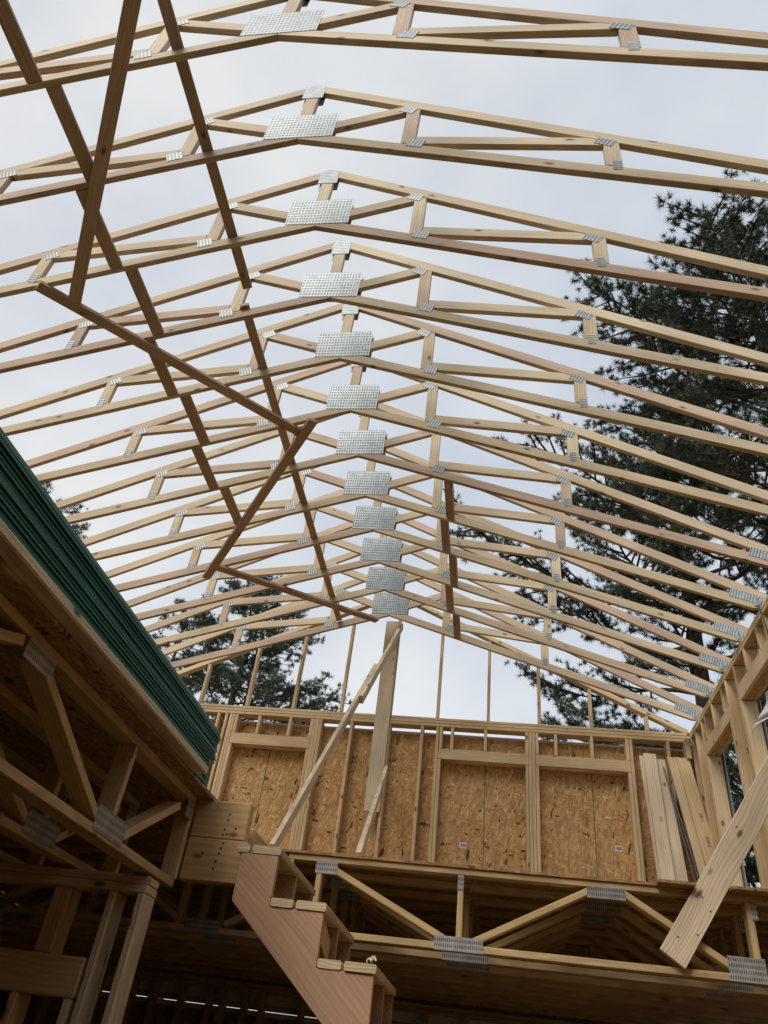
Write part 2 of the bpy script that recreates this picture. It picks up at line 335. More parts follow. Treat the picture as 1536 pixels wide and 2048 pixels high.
kids = list(t0.children)
for k in range(1, 12):
    r = t0.copy(); C.objects.link(r); r.location = (XC + random.uniform(-.008, .008), Y0 + SP * k + random.uniform(-.006, .006), 3.6 + random.uniform(-.004, .004)); r['label'] = truss_label(k)
    for ch in kids:
        c = ch.copy(); C.objects.link(c); c.parent = r
        if 'connector' in c.name or 'center' in c.name:
            q = .35 if 'center' in c.name else 1.0
            c.matrix_basis = Matrix.Translation((random.uniform(-.012, .012), 0, random.uniform(-.008, .008))) @ c.matrix_basis @ Matrix.Rotation(R(random.uniform(-4, 4) * q), 4, 'Z')
        elif 'plate' not in c.name:
            c.matrix_basis = Matrix.Translation((0, 0, random.uniform(-.003, .003))) @ c.matrix_basis @ Matrix.Rotation(R(random.uniform(-.12, .12)), 4, 'Z')

# blocking between the bottom chords and braces nailed to them
def bcz(x): return 4.793 - abs(x - XC) / 3
for i in range(-1, 7):
    xx = -2.615 if i % 2 == 0 else -2.70
    a = Y0 + SP * i + .040; b = Y0 + SP * (i + 1) - .003
    lab = 'short wood block in the left row between the %s and %s roof trusses' % (ORD[i], ORD[i + 1]) if i >= 0 else 'left row wood block running out of the photo in front of the nearest truss'
    o = board('blocking', (xx, a, bcz(xx) + .019), (xx, b, bcz(xx) + .019), .089, .038, (1, 0, 1 / 3), RW)
    tag(o, lab, 'wood block', 'blocks between trusses, left row')
for i in range(6, 11):
    xx = -.44 if i % 2 == 0 else -.505
    a = Y0 + SP * i + .040; b = Y0 + SP * (i + 1) - .003
    o = board('blocking', (xx, a, bcz(xx) + .019), (xx, b, bcz(xx) + .019), .082, .038, (1, 0, -1 / 3), RW)
    tag(o, 'short wood block in the right row between the %s and %s roof trusses' % (ORD[i], ORD[i + 1]), 'wood block', 'blocks between trusses, right row')
zt = 4.886 - .6 / 3 + .0215
tag(board('longitudinal_brace', (-1.925, .3, zt), (-1.925, 3.22, zt), .072, .038, (1, 0, 1 / 3), RW), 'long straight board on top of the bottom chords, nearer of two in line', 'brace', 'boards laid along the trusses')
tag(board('longitudinal_brace', (-1.985, 3.36, zt - .02), (-1.985, 8.26, zt - .02), .072, .038, (1, 0, 1 / 3), RW), 'long straight board on top of the bottom chords, farther of two in line', 'brace', 'boards laid along the trusses')
def under(x, y, dz=0.0): return (x, y, bcz(x) - .020 - dz)
UPL = (.316, 0, .949)
def diag(p, q, lab, wd=.089):
    d = (Vector(q) - Vector(p)).normalized(); n = Vector((1 / 3, 0, -1)).normalized()
    tag(board('diagonal_brace', p, q, wd, .038, n.cross(d), RW), lab, 'brace', 'diagonal braces under the trusses')
diag(under(-1.40, .18), under(-3.045, 2.955), 'wide board crossing under the nearest trusses, steep, leaving the photo at its top edge')
diag(under(-3.215, 2.77), under(-1.775, 4.745), 'long diagonal board from under the third truss down to the fifth, below the crossing pair', .08)
diag(under(-1.64, 4.57, .04), under(-3.115, 6.49, .04), 'diagonal board slanting down left in the middle, overlapping the longer one above')
diag(under(-3.02, 6.36), under(-1.49, 8.29), 'farthest diagonal board, ending just left of the lowest metal plate', .08)

# ------------------------------------------------------------------ end wall with gable framing
bw = thing('end_wall', 'far stud wall of fresh lumber with three boarded up window openings and strand board behind', 'stud wall', (-.9, YB, DK))
YO = YB + .14
Z0, ZP = DK, 3.488
slab('bottom_plate', (XL, YB, DK + .001), (XR, YO, DK + .038), WW, bw)
joint = [XL - .14, -3.1, -.06, XR]
for i in range(3):
    slab('top_plate', (joint[i] + .001, YB, 3.488), (joint[i + 1] - .001, YO, 3.526), WW, bw)
joint2 = [XL - .14, -2.0, .9, XR]
for i in range(3):
    slab('top_plate', (joint2[i] + .001, YB, 3.5265), (joint2[i + 1] - .001, YO, 3.5635), WW, bw)
def stud(x, z0=DK + .0385, z1=3.4875, nm='stud', wd=.0365): slab(nm, (x, YB, z0), (x + wd, YO, z1), WW, bw, axis=2)
for x in (-4.92, -4.5, -4.05, -3.64, -3.45, -1.722, -1.25, -.845, 2.02, 2.22): stud(x)
stud(-3.345); stud(-3.285); stud(-3.247)
stud(-3.209, z1=3.1065, nm='jack_stud'); stud(-2.225, z1=3.1065, nm='jack_stud')
stud(-2.187); stud(-2.149); stud(-2.111)
stud(-.655); stud(-.617, z1=3.0925, nm='jack_stud'); stud(.411 - .038 + .036, z1=3.0925, nm='jack_stud')
stud(.448); stud(.4865); stud(.526, z1=3.0925, nm='jack_stud')
stud(1.562, z1=3.0925, nm='jack_stud'); stud(1.601)
for a, b, z0, z1 in ((-3.209, -2.188, 3.107, 3.243), (-.617, .447, 3.093, 3.220), (.525, 1.600, 3.093, 3.225)):
    slab('header', (a, YB - .0015, z0), (b, YB + .036, z1), WW, bw)
    slab('header', (a, YO - .036, z0), (b, YO + .001, z1), WW, bw)
for x, z in ((-3.205, 3.2435), (-2.907, 3.2435), (-2.505, 3.2435), (-2.226, 3.2435), (-.612, 3.2205), (-.478, 3.2205), (-.079, 3.2205), (.409, 3.2205), (.527, 3.2255), (.745, 3.2255), (1.158, 3.2255), (1.56, 3.2255)):
    stud(x, z0=z, nm='cripple_stud')
# sheathing: tall sheets side by side, with the sheet labels
edges = [-5.10, -3.93, -2.711, -1.492, -.2715 + .216, 1.168, 2.43]
sheets = []
for i in range(len(edges) - 1):
    sheets.append(slab('sheathing_panel', (edges[i] + .0015, YO + .0015, .66), (edges[i + 1] - .0015, YO + .0125, 3.43), OSB, bw, axis=2, ch=0))
slab('house_wrap', (-5.1, YO + .0145, .5), (2.43, YO + .017, 3.462), WRAP, bw, ch=0)
def sticker(x, z, sheet):
    o = slab('sticker', (x - .04, YO - .0006, z - .032), (x + .04, YO + .0006, z + .032), STICK, sheet, axis=0, ch=0)
    bm = bmesh.new(); bm.from_mesh(o.data); bmesh.ops.translate(bm, verts=bm.verts, vec=(0, 0, 0))
    inv = o.matrix_world.inverted() if False else None
    for k, (a, b_) in enumerate(((.018, .022), (.025, .032), (.035, .037), (.040, .048), (.051, .053), (.056, .064), (.067, .071))):
        for sgn in (1, -1):
            vs = [bm.verts.new((u, v, sgn * .0012)) for u, v in ((a, -.018), (b_, -.018), (b_, .016), (a, .016))]
            f = bm.faces.new(vs if sgn > 0 else vs[::-1]); f.material_index = 1
    me = bpy.data.meshes.new('sticker'); bm.to_mesh(me); bm.free(); me.materials.append(STICK); me.materials.append(INK); o.data = me
for x, z, i in ((-1.40, 2.712, 3), (-.284, 2.19, 3), (1.408, 2.296, 5)): sticker(x, z, sheets[i])
GL = plain('green_edge_paint', (.07, .11, .05), 0.7, 0, 30, 0.2)
for x in (-.0555, 1.168, -2.711):
    slab('sheet_edge', (x - .0042, YO - .0005, DK), (x + .0042, YO + .0011, 3.43), GL, bw, axis=2, ch=0)

gb = thing('gable_frame', 'open gable framing of slender studs on top of the far wall, sky showing between', 'gable frame', (XC, YB, 3.564))
for s in (1, -1):
    f = lambda q: [(XC + s * a, b) for a, b in (q if s > 0 else q[::-1])]
    prism_xz('rake_plate', f([(0, 5.36 - .02), (3.56, 3.62 - .02), (3.62, 3.6), (3.62, 3.64), (0, 5.40)]), YB, YB + .089, (s, -.49), WW, gb)
slab('gable_plate', (XL, YB, 3.5642), (XC - .7, YB + .089, 3.6), WW, gb); slab('gable_plate', (XC - .699, YB, 3.5642), (XR - .02, YB + .089, 3.6), WW, gb)
for x in (-4.35, -3.75, -3.12, -2.508, -1.888, -1.265, -.672, -.053, .561, 1.171, 1.812):
    zt2 = 5.338 - abs(x + .019 - XC) * .4885 - .012
    slab('gable_stud', (x, YB, 3.6005), (x + .038, YB + .0885, zt2), WW, gb, axis=2)
tag(slab('blocking', (2.205, YB - .10, 3.26), (2.262, YB - .003, 3.50), WW, axis=2), 'short upright wood block hanging in the corner where end wall meets right wall', 'wood block')

# ------------------------------------------------------------------ right wall
rw = thing('side_wall', 'right stud wall of pale lumber with tall window openings, seen edge on', 'stud wall', (XR, 3, G0))
XO = XR + .14
for a, b in ((-2.6, 1.2), (1.202, 5.0), (5.002, YO)):
    slab('top_plate', (XR, a, 3.5625), (XO, b, 3.5995), WW, rw, axis=1)
for a, b in ((-2.6, 2.9), (2.902, 6.6), (6.602, YO)):
    slab('top_plate', (XR, a, 3.5245), (XO, b, 3.5615), WW, rw, axis=1)
def rstud(y, z0=DK + .04, z1=3.524, nm='stud'): slab(nm, (XR, y, z0), (XO, y + .0375, z1), WW, rw, axis=2)
for y in (8.60, 8.385, 8.10, 7.075, 6.76, 5.80): rstud(y)
rstud(8.061, z1=3.124, nm='jack_stud'); rstud(7.114, z1=3.124, nm='jack_stud')
rstud(6.721, z1=3.149, nm='jack_stud'); rstud(5.839, z1=3.149, nm='jack_stud')
for y in (-2.55, -2.1, -1.7, -1.3, -.9, -.5, -.1, .3, .7, 1.1, 1.5, 1.9, 2.3, 2.7, 3.1, 3.5, 3.9, 4.3, 4.7, 5.1, 5.5): rstud(y, z0=G0 + .04)
for a, b, z0, z1 in ((7.113, 8.0985, 3.125, 3.262), (5.8385, 6.7585, 3.150, 3.300)):
    slab('header', (XR - .0015, a, z0), (XR + .036, b, z1), WW, rw, axis=1)
    slab('header', (XO - .036, a, z0), (XO + .001, b, z1), WW, rw, axis=1)
    slab('header', (XR + .0365, a, z0 + .001), (XO - .0365, b, z0 + .012), OSB, rw, axis=1)
for y, z in ((7.64, 3.2625), (7.25, 3.2625), (7.95, 3.2625), (6.41, 3.3005), (6.01, 3.3005)): rstud(y, z0=z, nm='cripple_stud')
slab('bottom_plate', (XR, 5.2, DK + .001), (XO, YB - .001, DK + .039), WW, rw, axis=1)
OP = [(-2.6, 5.84, G0, 3.45), (5.84, 6.76, 3.16, 3.47), (6.76, 7.11, 1.0, 3.47), (7.112, 8.098, 3.14, 3.47), (8.10, YO, 1.0, 3.47), (5.842, YO, G0, .98)]
for a, b, z0, z1 in OP:
    slab('sheathing_panel', (XO + .0015, a + .001, z0), (XO + .0125, b - .001, z1), OSB, rw, axis=2, ch=0)
slab('window_flashing', (XO + .014, 8.02, 1.2), (XO + .02, 8.15, 3.15), GREY, rw, axis=2, ch=0)
slab('window_flashing', (XO + .014, 7.07, 1.2), (XO + .02, 7.13, 3.15), WRAP, rw, axis=2, ch=0)
slab('window_flashing', (XO + .014, 6.70, 1.2), (XO + .02, 6.80, 3.15), GREY, rw, axis=2, ch=0)
for y in (5.9, 6.3, 6.7, 7.1, 7.5, 7.9, 8.3): rstud(y, z0=G0 + .04, z1=.58)
slab('window_brace', (XO + .03, 7.42, 2.60), (XO + .07, 7.51, 3.35), WRAP, rw, axis=2)

# white film hanging in the second opening
def film():
    V = []; F = []; nu, nv = 14, 18
    for j in range(nv):
        v = j / (nv - 1)
        for i in range(nu):
            u = i / (nu - 1)
            y = 5.40 + u * (.50 + .46 * v ** .8) ; z = 2.86 - v * .20 * (.4 + .6 * u) + .03 * u * math.sin(v * 9) - .06 * (1 - u) * v
            x = 2.245 + .035 * math.sin(u * 9 + v * 3) * (.3 + v) + .02 * math.sin(v * 14 + u * 4)
            V.append((x, y, z))
    for j in range(nv - 1):
        for i in range(nu - 1):
            a = j * nu + i; F.append((a, a + 1, a + nu + 1, a + nu))
    o = raw('plastic_film', V, F, PLASTIC, smooth=True)
    s = o.modifiers.new('thickness', 'SOLIDIFY'); s.thickness = .003
    return o
tag(film(), 'white plastic film flapping at the right edge beside the second window opening', 'plastic film')
V = []; F = []
tube_geo([(2.30, 5.84, 3.62), (2.278, 5.80, 3.61), (2.275, 5.77, 3.5), (2.272, 5.73, 3.3), (2.272, 5.70, 3.1), (2.27, 5.69, 2.6)], [.006] * 6, 6, V, F)
tag(raw('cable', V, F, WIRE), 'thin black cable hanging over the top plate of the right wall', 'cable')
for i, k in enumerate((6, 7, 8, 9, 10, 11)):
    y = Y0 + SP * k
    V = []; F = []
    o = thing('hurricane_tie', 'small bent metal strap fixing the %s roof truss to the right wall plate' % ORD[k], 'metal strap', (XR - .002, y, 3.6), 'metal straps along the right wall')
    link('strap', box_mesh(.13, .028, .0025, GREY, 0), frame((XR - .004, y - .018, 3.56), (0, 0, 1), (0, 1, 0)), o)
    link('flange', box_mesh(.085, .028, .0025, GREY, 0), frame((XR - .03, y - .005, 3.625), (.5, 0, .5), (.5, 0, -.5)), o)

# ------------------------------------------------------------------ left outer wall and lower walls
lw = thing('side_wall', 'left outer stud wall carrying the truss ends, mostly hidden behind the green sheets', 'stud wall', (XL, 3, G0))
for z in (3.5255, 3.5635): slab('top_plate', (XL - .14, -2.6, z - .002), (XL, YB, z + .034), WW, lw, axis=1)
for i in range(28):
    y = -2.6 + i * .41
    if y > 8.5: break
    slab('stud', (XL - .14, y, G0), (XL, y + .038, 3.523), WW, lw, axis=2)
for i in range(9): slab('sheathing_panel', (XL - .153, -2.6 + i * 1.27, G0), (XL - .1415, -2.6 + i * 1.27 + 1.267, 3.44), OSB, lw, axis=2, ch=0)
lo = thing('lower_end_wall', 'dark ground floor stud wall under the deck with thin slits of daylight along its top', 'stud wall', (-1.3, YB, G0))
for z in (.5845, .6225): slab('top_plate', (XL, YB, z), (XR, YO, z + .037), FW, lo)
x = -4.9
for x in (-4.9, -4.55, -4.12, -4.02, -3.64, -3.40, -3.10, -2.80, -2.66, -2.43, -2.25, -1.84, -1.43, -1.0, -.6, -.2, .2, .6, 1.0, 1.4, 1.8, 2.2): slab('stud', (x, YB, G0), (x + .05, YO, .584), FW, lo, axis=2)
for i in range(len(edges) - 1):
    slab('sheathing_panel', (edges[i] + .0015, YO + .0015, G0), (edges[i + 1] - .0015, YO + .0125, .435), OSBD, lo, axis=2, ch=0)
slab('house_wrap', (-5.1, YO - .03, .395), (2.28, YO - .027, .438), WRAP, lo, ch=0)
slab('rim_board', (-5.1, YO + .02, .4465), (2.42, YO + .058, 1.14), FW, lo)

fw = thing('light_block_wall', 'added stud wall behind the viewer, blocking low light, outside the photo', 'stud wall', (XC, -2.6, G0))  # unseen wall added behind the camera to keep horizon light out
for z in (3.5245, 3.5625): slab('top_plate', (XL, -2.6, z), (XR, -2.46, z + .037), WW, fw)
for i in range(18): slab('stud', (XL + .02 + i * .41, -2.6, G0), (XL + .058 + i * .41, -2.46, 3.5235), WW, fw, axis=2)
for i in range(6): slab('sheathing_panel', (XL + i * 1.22, -2.6135, G0), (XL + i * 1.22 + 1.217, -2.6015, 3.44), OSB, fw, axis=2, ch=0)

# ------------------------------------------------------------------ floor trusses under the far deck (run across), deck sheets
ZB = .672
def floor_truss_x(y, root, x0, x1, full=True):
    def bd(nm, a, b, up=(0, 1, 0)): return board(nm, (a[0], y + .0445, a[1]), (b[0], y + .0445, b[1]), .089, .038, up, FW, root)
    bd('top_chord', (x0, 1.112), (x1, 1.112)); bd('bottom_chord', (x0, ZB + .019), (x1, ZB + .019))
    zt_, zb_ = 1.0925, ZB + .0385
    def pl(x, z, l, h, nm='connector_plate'):
        link(nm, box_mesh(l, h, .0025, PF, 0.0, nm), frame((x - l / 2, y - .0014, z), (1, 0, 0), (0, 0, 1)), root)
    def v(x): slab('web', (x, y, zb_), (x + .038, y + .089, zt_), FW, root, axis=2)
    def d(xa, za, xb, zb): bd('web', (xa, za), (xb, zb))
    v(-1.098); v(-.186); v(1.527)
    if full: v(-2.15); v(-3.05); v(-4.4)
    else: v(-1.298)
    d(-1.03, 1.075, -.26, zb_ + .022); d(-.075, zb_ + .02, .63, 1.078); d(.82, 1.078, 1.42, zb_ + .022)
    d(1.60, zb_ + .02, 2.24, 1.07)
    if full: d(-1.14, 1.075, -1.80, zb_ + .022); d(-2.12, zb_ + .022, -2.72, 1.07); d(-2.86, 1.07, -3.5, zb_ + .022); d(-3.6, zb_ + .022, -4.3, 1.07)
    for x, z, l, h in ((-1.035, 1.063, .145, .079), (-.168, 1.052, .037, .098), (-.167, .707, .295, .077), (.72, 1.067, .23, .066), (1.478, .735, .205, .125), (1.57, 1.04, .034, .09), (-1.95, .71, .25, .08), (-2.8, 1.07, .24, .07), (-3.55, .71, .24, .08)):
        if full or x > -1.3: pl(x, z, l, h)
    return root
yk = [5.10 + .4064 * k for k in range(9)]
FL = ['nearest', 'second', 'third', 'fourth', 'fifth', 'sixth', 'seventh', 'eighth', 'ninth']
ft = thing('floor_truss', 'front floor truss along the far deck edge with bright webs and grey nail plates', 'floor truss', (-1.3, 5.1, ZB), 'floor trusses under the far deck')
floor_truss_x(5.1, ft, -1.30, XR - .001, False)
for k in range(1, 9):
    lab = 'shadowed floor truss under the far deck, %s counted back from the bright front one' % FL[k]
    if k == 1:
        f2 = thing('floor_truss', lab, 'floor truss', (-1.3, yk[1], ZB), 'floor trusses under the far deck'); floor_truss_x(yk[1], f2, XL + .001, XR - .001)
        for ch in list(f2.children): ch.matrix_basis.translation.x += .03
        fk = list(f2.children)
    else:
        r = f2.copy(); C.objects.link(r); r.location = (-1.3 + random.uniform(-.02, .02), yk[k], ZB); r['label'] = lab
        for ch in fk:
            if k > 2 and 'plate' in ch.name: continue      # lost in the dark in the photograph
            c = ch.copy(); C.objects.link(c); c.parent = r
dk = thing('upper_deck', 'strand board floor deck on the floor trusses in front of the end wall', 'floor deck', (-1.3, 5.1, DK))
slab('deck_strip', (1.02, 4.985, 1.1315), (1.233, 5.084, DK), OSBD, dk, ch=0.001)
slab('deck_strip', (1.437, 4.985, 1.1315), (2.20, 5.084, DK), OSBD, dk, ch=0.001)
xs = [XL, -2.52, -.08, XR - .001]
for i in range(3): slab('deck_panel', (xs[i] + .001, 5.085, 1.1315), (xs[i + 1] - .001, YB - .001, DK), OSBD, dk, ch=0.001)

# ------------------------------------------------------------------ left deck and its floor trusses (run away from the viewer)
def floor_truss_y(x, root, y0=-2.5, y1=4.045):
    """face towards +X at x"""
    def bd(nm, a, b): return board(nm, (x - .0445, a[0], a[1]), (x - .0445, b[0], b[1]), .089, .038, (1, 0, 0), FW, root)
    bd('top_chord', (y0, 1.112), (y1, 1.112)); bd('bottom_chord', (y0, ZB + .019), (y1 - .03, ZB + .019))
    zt_, zb_ = 1.0925, ZB + .0385
    bd('web', (2.25, 1.075), (3.03, zb_ + .024)); bd('web', (3.155, zb_), (3.165, zt_)); bd('web', (3.30, zb_ + .024), (3.84, 1.03))
    bd('web', (2.12, 1.07), (1.2, zb_ + .02)); bd('web', (1.0, zb_ + .02), (.1, 1.07)); bd('web', (-.1, 1.07), (-.9, zb_ + .02))
    bd('web', (2.2, 1.045), (1.55, 1.0 - .03)) if False else None
    slab('end_web', (x - .089, y1 - .04, ZB + .04), (x, y1 - .002, 1.092), FW, root, axis=2)
    def pl(y, z, l, h, dz=0): link('connector_plate', box_mesh(l, h, .0025, PF, 0.0), frame((x + .0014, y - l / 2, z - dz / 2), (0, l, dz), (0, -dz, l)), root)
    pl(3.15, .737, .30, .10); pl(2.24, 1.06, .20, .075); pl(3.97, 1.05, .095, .095); pl(3.162, 1.075, .034, .09); pl(.05, 1.07, .2, .075); pl(1.1, .72, .3, .09)
fy = thing('floor_truss', 'floor truss along the left deck edge, webs meeting at a grey plate', 'floor truss', (-1.6, 4.0, ZB), 'floor trusses under the left deck')
floor_truss_y(-1.60, fy)
fyk = list(fy.children)
for k in range(1, 8):
    r = fy.copy(); C.objects.link(r); r.location = (-1.6 - .4064 * k, 4.0 + (.17 if k == 1 else random.uniform(-.05, .1)), ZB)
    r['label'] = 'dim floor truss under the left deck, %s in from the stair opening' % FL[k]
    for ch in fyk:
        c = ch.copy(); C.objects.link(c); c.parent = r
ld = thing('left_deck', 'strand board deck over the left floor trusses, seen from below along its edge', 'floor deck', (-1.51, 3, DK))
ys = [-2.5, -.3, 2.14, 5.083]
for i in range(3): slab('deck_panel', (XL, ys[i] + .001, 1.1315), (-1.508, ys[i + 1] - .001, DK), OSBD, ld, axis=1, ch=0.001)
tag(slab('edge_board', (-1.44, -1.2, DK + .001), (-1.529, 3.685, DK + .039), BW, axis=1), 'pale flat board lying along the left deck edge under the green sheets', 'board')

# stacked short beam ends between the left deck and the stairs
bmth = thing('stair_beam', 'two short thick boards stacked as a beam at the head of the stairs', 'beam', (-1.45, 4.05, .72))
slab('upper_board', (-1.598, 4.052, .934), (-1.29, 4.128, 1.130), LW, bmth)
slab('lower_board', (-1.598, 4.048, .722), (-1.27, 4.124, .932), LW, bmth)
slab('end_strip', (-1.2695, 4.040, .724), (-1.254, 4.12, .92), BW, bmth, axis=2)
rim = thing('landing_rim', 'upright rim board on edge behind the highest tread of the stairs', 'rim board', (-1.3, 4.62, .7))
slab('rim_board', (-1.335, 4.235, .90), (-1.297, 4.95, 1.045), FW, rim, axis=1)
slab('ledger', (-1.335, 4.235, .72), (-1.297, 4.95, .899), FW, rim, axis=1)

# ------------------------------------------------------------------ stack of green roof sheets
def sheet_mesh(l, wv):
    prof = [(0, -.011), (-.003, .0), (-.010, .018), (-.03, .018), (-.042, 0)]
    for k in range(4):
        c = -.042 - .225 * (k + 1)
        prof += [(c + .115, 0), (c + .108, .004), (c + .095, .004), (c + .088, 0), (c + .03, 0), (c + .02, .018), (c, .018), (c - .010, 0)]
    V = []; F = []; n = len(prof); ny = 10
    for j in range(ny + 1):
        y = l * j / ny
        for x, z in prof: V.append((x, -y, z + wv * math.sin(j * 1.3)))
    for j in range(ny):
        for i in range(n - 1):
            a = j * n + i; F.append((a, a + 1, a + n + 1, a + n))
    me = bpy.data.meshes.new('metal_sheet'); me.from_pydata(V, [], F); me.materials.append(GREEN); return me
NUM = ['', 'second ', 'third ', 'fourth ', 'fifth ', 'sixth ', 'seventh ', 'eighth ', 'ninth ']
SHL = [NUM[i] + ('from the bottom' if i else 'lowest') for i in range(9)] + ['the middle one'] + [NUM[i] + ('from the top' if i else 'topmost') for i in range(8, -1, -1)]
sm = sheet_mesh(5.2, .0012)
rs = random.Random(3)
for k in range(19):
    o = bpy.data.objects.new('metal_sheet', sm); C.objects.link(o)
    o.location = (-1.532 + rs.uniform(-.004, .004), 3.955 + rs.uniform(-.022, .022) + (.02 if k > 8 else -.02), DK + .020 + k * .0165)
    o.rotation_euler = (0, 0, rs.uniform(-.0015, .0015))
    md = o.modifiers.new('gauge', 'SOLIDIFY'); md.thickness = .0025
    tag(o, 'ribbed green steel roof sheet, %s in the stack on the left deck' % SHL[k], 'metal sheet', 'green roof sheets in a stack')

# ------------------------------------------------------------------ wall under the left deck
pw = thing('partition_wall', 'stud wall under the left deck with a double top plate, header and end post', 'stud wall', (-1.62, 3.70, G0))
for z in (.5845, .6225): slab('top_plate', (XL, 3.70, z), (-1.60, 3.84, z + .037), WW, pw)
slab('end_post', (-1.640, 3.70, G0), (-1.6015, 3.84, .584), BW, pw, axis=2)
slab('stud', (-1.783, 3.70, G0), (-1.746, 3.84, .5835), BW, pw, axis=2)
slab('cripple_stud', (-2.07, 3.72, .305), (-1.985, 3.84, .5835), FW, pw, axis=2)
slab('header', (-3.2, 3.695, .146), (-1.795, 3.835, .302), FW, pw)
slab('jack_stud', (-1.842, 3.70, G0), (-1.803, 3.84, .1455), WW, pw, axis=2)
slab('jack_stud', (-2.10, 3.70, G0), (-2.062, 3.84, .1455), WW, pw, axis=2)
for x in (-2.9, -3.25, -3.65, -4.05, -4.45): slab('stud', (x, 3.70, G0), (x + .038, 3.84, .5835 if x < -3.2 else .1455), FW, pw, axis=2)

# ------------------------------------------------------------------ stairs
st = thing('staircase', 'rough wooden stairs with open risers, pinkish stringers and split board treads', 'staircase', (-.8, 3.97, G0))
YS, WST = 3.97, .98
RISE, RUN = .2345, .2755
nx0, nz0 = -1.064, .861        # riser top corner of the first tread (under the tread)
corners = []
for k in range(12):
    corners.append((nx0 + RUN * k, nz0 - RISE * k))
pts = [(-1.262, nz0), (nx0, nz0)]
for k in range(1, 11):
    pts.append((nx0 + RUN * (k - 1), nz0 - RISE * k)); pts.append((nx0 + RUN * k, nz0 - RISE * k))
pts.append((nx0 + RUN * 10, G0 + .002)); 
xl = -1.207; zl = .589; sl = RISE / RUN
pts.append((xl + (zl - G0 - .002) / sl, G0 + .002)); pts.append((-1.262, zl + (xl + 1.262) * sl))
def strg(y0, y1): prism_xz('stringer', pts[::-1], y0, y1, (RUN, -RISE), SW, st, ch=.002)
strg(YS, YS + .038); strg(YS + .46, YS + .498); strg(YS + WST - .06, YS + WST - .022)
def tread(pa, zz, yj):
    a, b = pa
    c = .006
    z0, z1 = zz + .0015, zz + .0395
    prism_xz('tread', [(a + c, z0), (b - c, z0), (b, z0 + c), (b, z1 - c), (b - c, z1), (a + c, z1), (a, z1 - c), (a, z0 + c)], YS - .008 + yj, YS + WST + yj, (1, 0), BW2, st, ch=0)
BW2 = wood('tread_lumber', [(.52, .38, .215), (.56, .42, .245), (.49, .35, .195)], grain=0.6, ring=22)
for k in range(0, 10):
    cx, cz = nx0 + RUN * k, nz0 - RISE * k
    tread((cx - .143, cx + .010), cz, rs.uniform(-.004, .004))
    tread((cx - RUN + .004 + (.045 if k == 0 else 0), cx - .158), cz, rs.uniform(-.012, .006))
# offcuts lying in the open risers, shavings on a tread
o = board('wood_offcut', (-.822, YS + .05, .605), (-.822, YS + .40, .50), .11, .02, (0, .3, 1), LW); tag(o, 'small board offcut leaning inside the open riser below the second tread', 'offcut')
for i, (dx, dz) in enumerate(((-.012, .008), (.006, .012), (.0, .022))):
    V = []; F = []
    px, pz = nx0 + RUN * 2 - .02 + dx, nz0 - RISE * 2 + .045 + dz
    tube_geo([(px + .012 * math.cos(a), YS + .02 + .006 * a + .02 * i, pz + .012 * math.sin(a)) for a in [j * .5 for j in range(8)]], [.005] * 8, 5, V, F)
    tag(raw('wood_shaving', V, F, BW), 'curled wood shaving on the front corner of the third tread', 'wood shaving', 'shavings on the tread')

# ------------------------------------------------------------------ loose and temporary boards
tag(board('wall_post', (-1.328, YB - .021, 2.42), (-1.328, YB - .021, 4.90), .182, .038, (1, 0, 0), TW), 'wide upright board nailed to the middle of the far wall and rising into the gable', 'board')
br = thing('long_brace', 'long spliced diagonal brace from the deck up to the upright board in the gable', 'brace', (-1.5, 5.3, DK))
def lerp(a, b, t): return tuple(a[i] + (b[i] - a[i]) * t for i in range(3))
A = (-1.505, 5.40, 1.205); B = (-1.232, 8.56, 4.80)
upb = Vector((0, -.75, .66))
board('lower_brace', A, lerp(A, B, .70), .089, .038, upb, BW, br)
sh = Vector((.0385, 0, 0))
board('upper_brace', Vector(lerp(A, B, .52)) + sh, Vector(lerp(A, B, 1.0)) + sh * .9, .089, .038, upb, BW, br)
tag(board('short_brace', (-.868, 5.28, 1.17), (-1.205, 8.59, 2.90), .089, .038, (0, -.45, .89), BW), 'short pale diagonal brace from the deck to the foot of the upright board', 'brace')
d = Vector((.6, 0, .85)); 
tag(board('leaning_plank', (1.060, 5.062, .742), (2.08, 5.062, 2.22), .157, .038, (-.8, 0, .58), BW), 'big clean plank slanting up to the right, nailed to the front floor truss', 'plank')
def nails(o, pts, off=.0196, rad=.0055):
    for u, v in pts:
        bm = bmesh.new(); bmesh.ops.create_cone(bm, cap_ends=True, segments=8, radius1=rad, radius2=rad, depth=.002)
        link('nail', mesh_of(bm, DARKST, 'nail'), (o.parent.matrix_basis @ o.matrix_basis if o.parent else o.matrix_basis) @ Matrix.Translation((u, v, off if NS > 0 else -off)), o)
pk = [o for o in C.objects if o.name == 'leaning_plank'][0]
NS = 1 if (pk.matrix_basis.to_3x3() @ Vector((0, 0, 1))).y < 0 else -1
nails(pk, [(.38, .05), (.40, .02), (.36, -.05), (.12, .03), (.20, -.05), (.9, .04)])
NS = 1
bl_, bu_ = [o for o in C.objects if o.name in ('lower_board', 'upper_board')]
if bl_.name != 'lower_board': bl_, bu_ = bu_, bl_
nails(bu_, [(.20, .03), (.197, .0), (.19, -.05), (.205, -.07), (.185, -.075), (.25, -.04)], .0386, .006)
nails(bl_, [(.20, .085), (.195, .06), (.19, .035), (.18, -.005), (.175, -.04), (.10, .03)], .0386, .006)
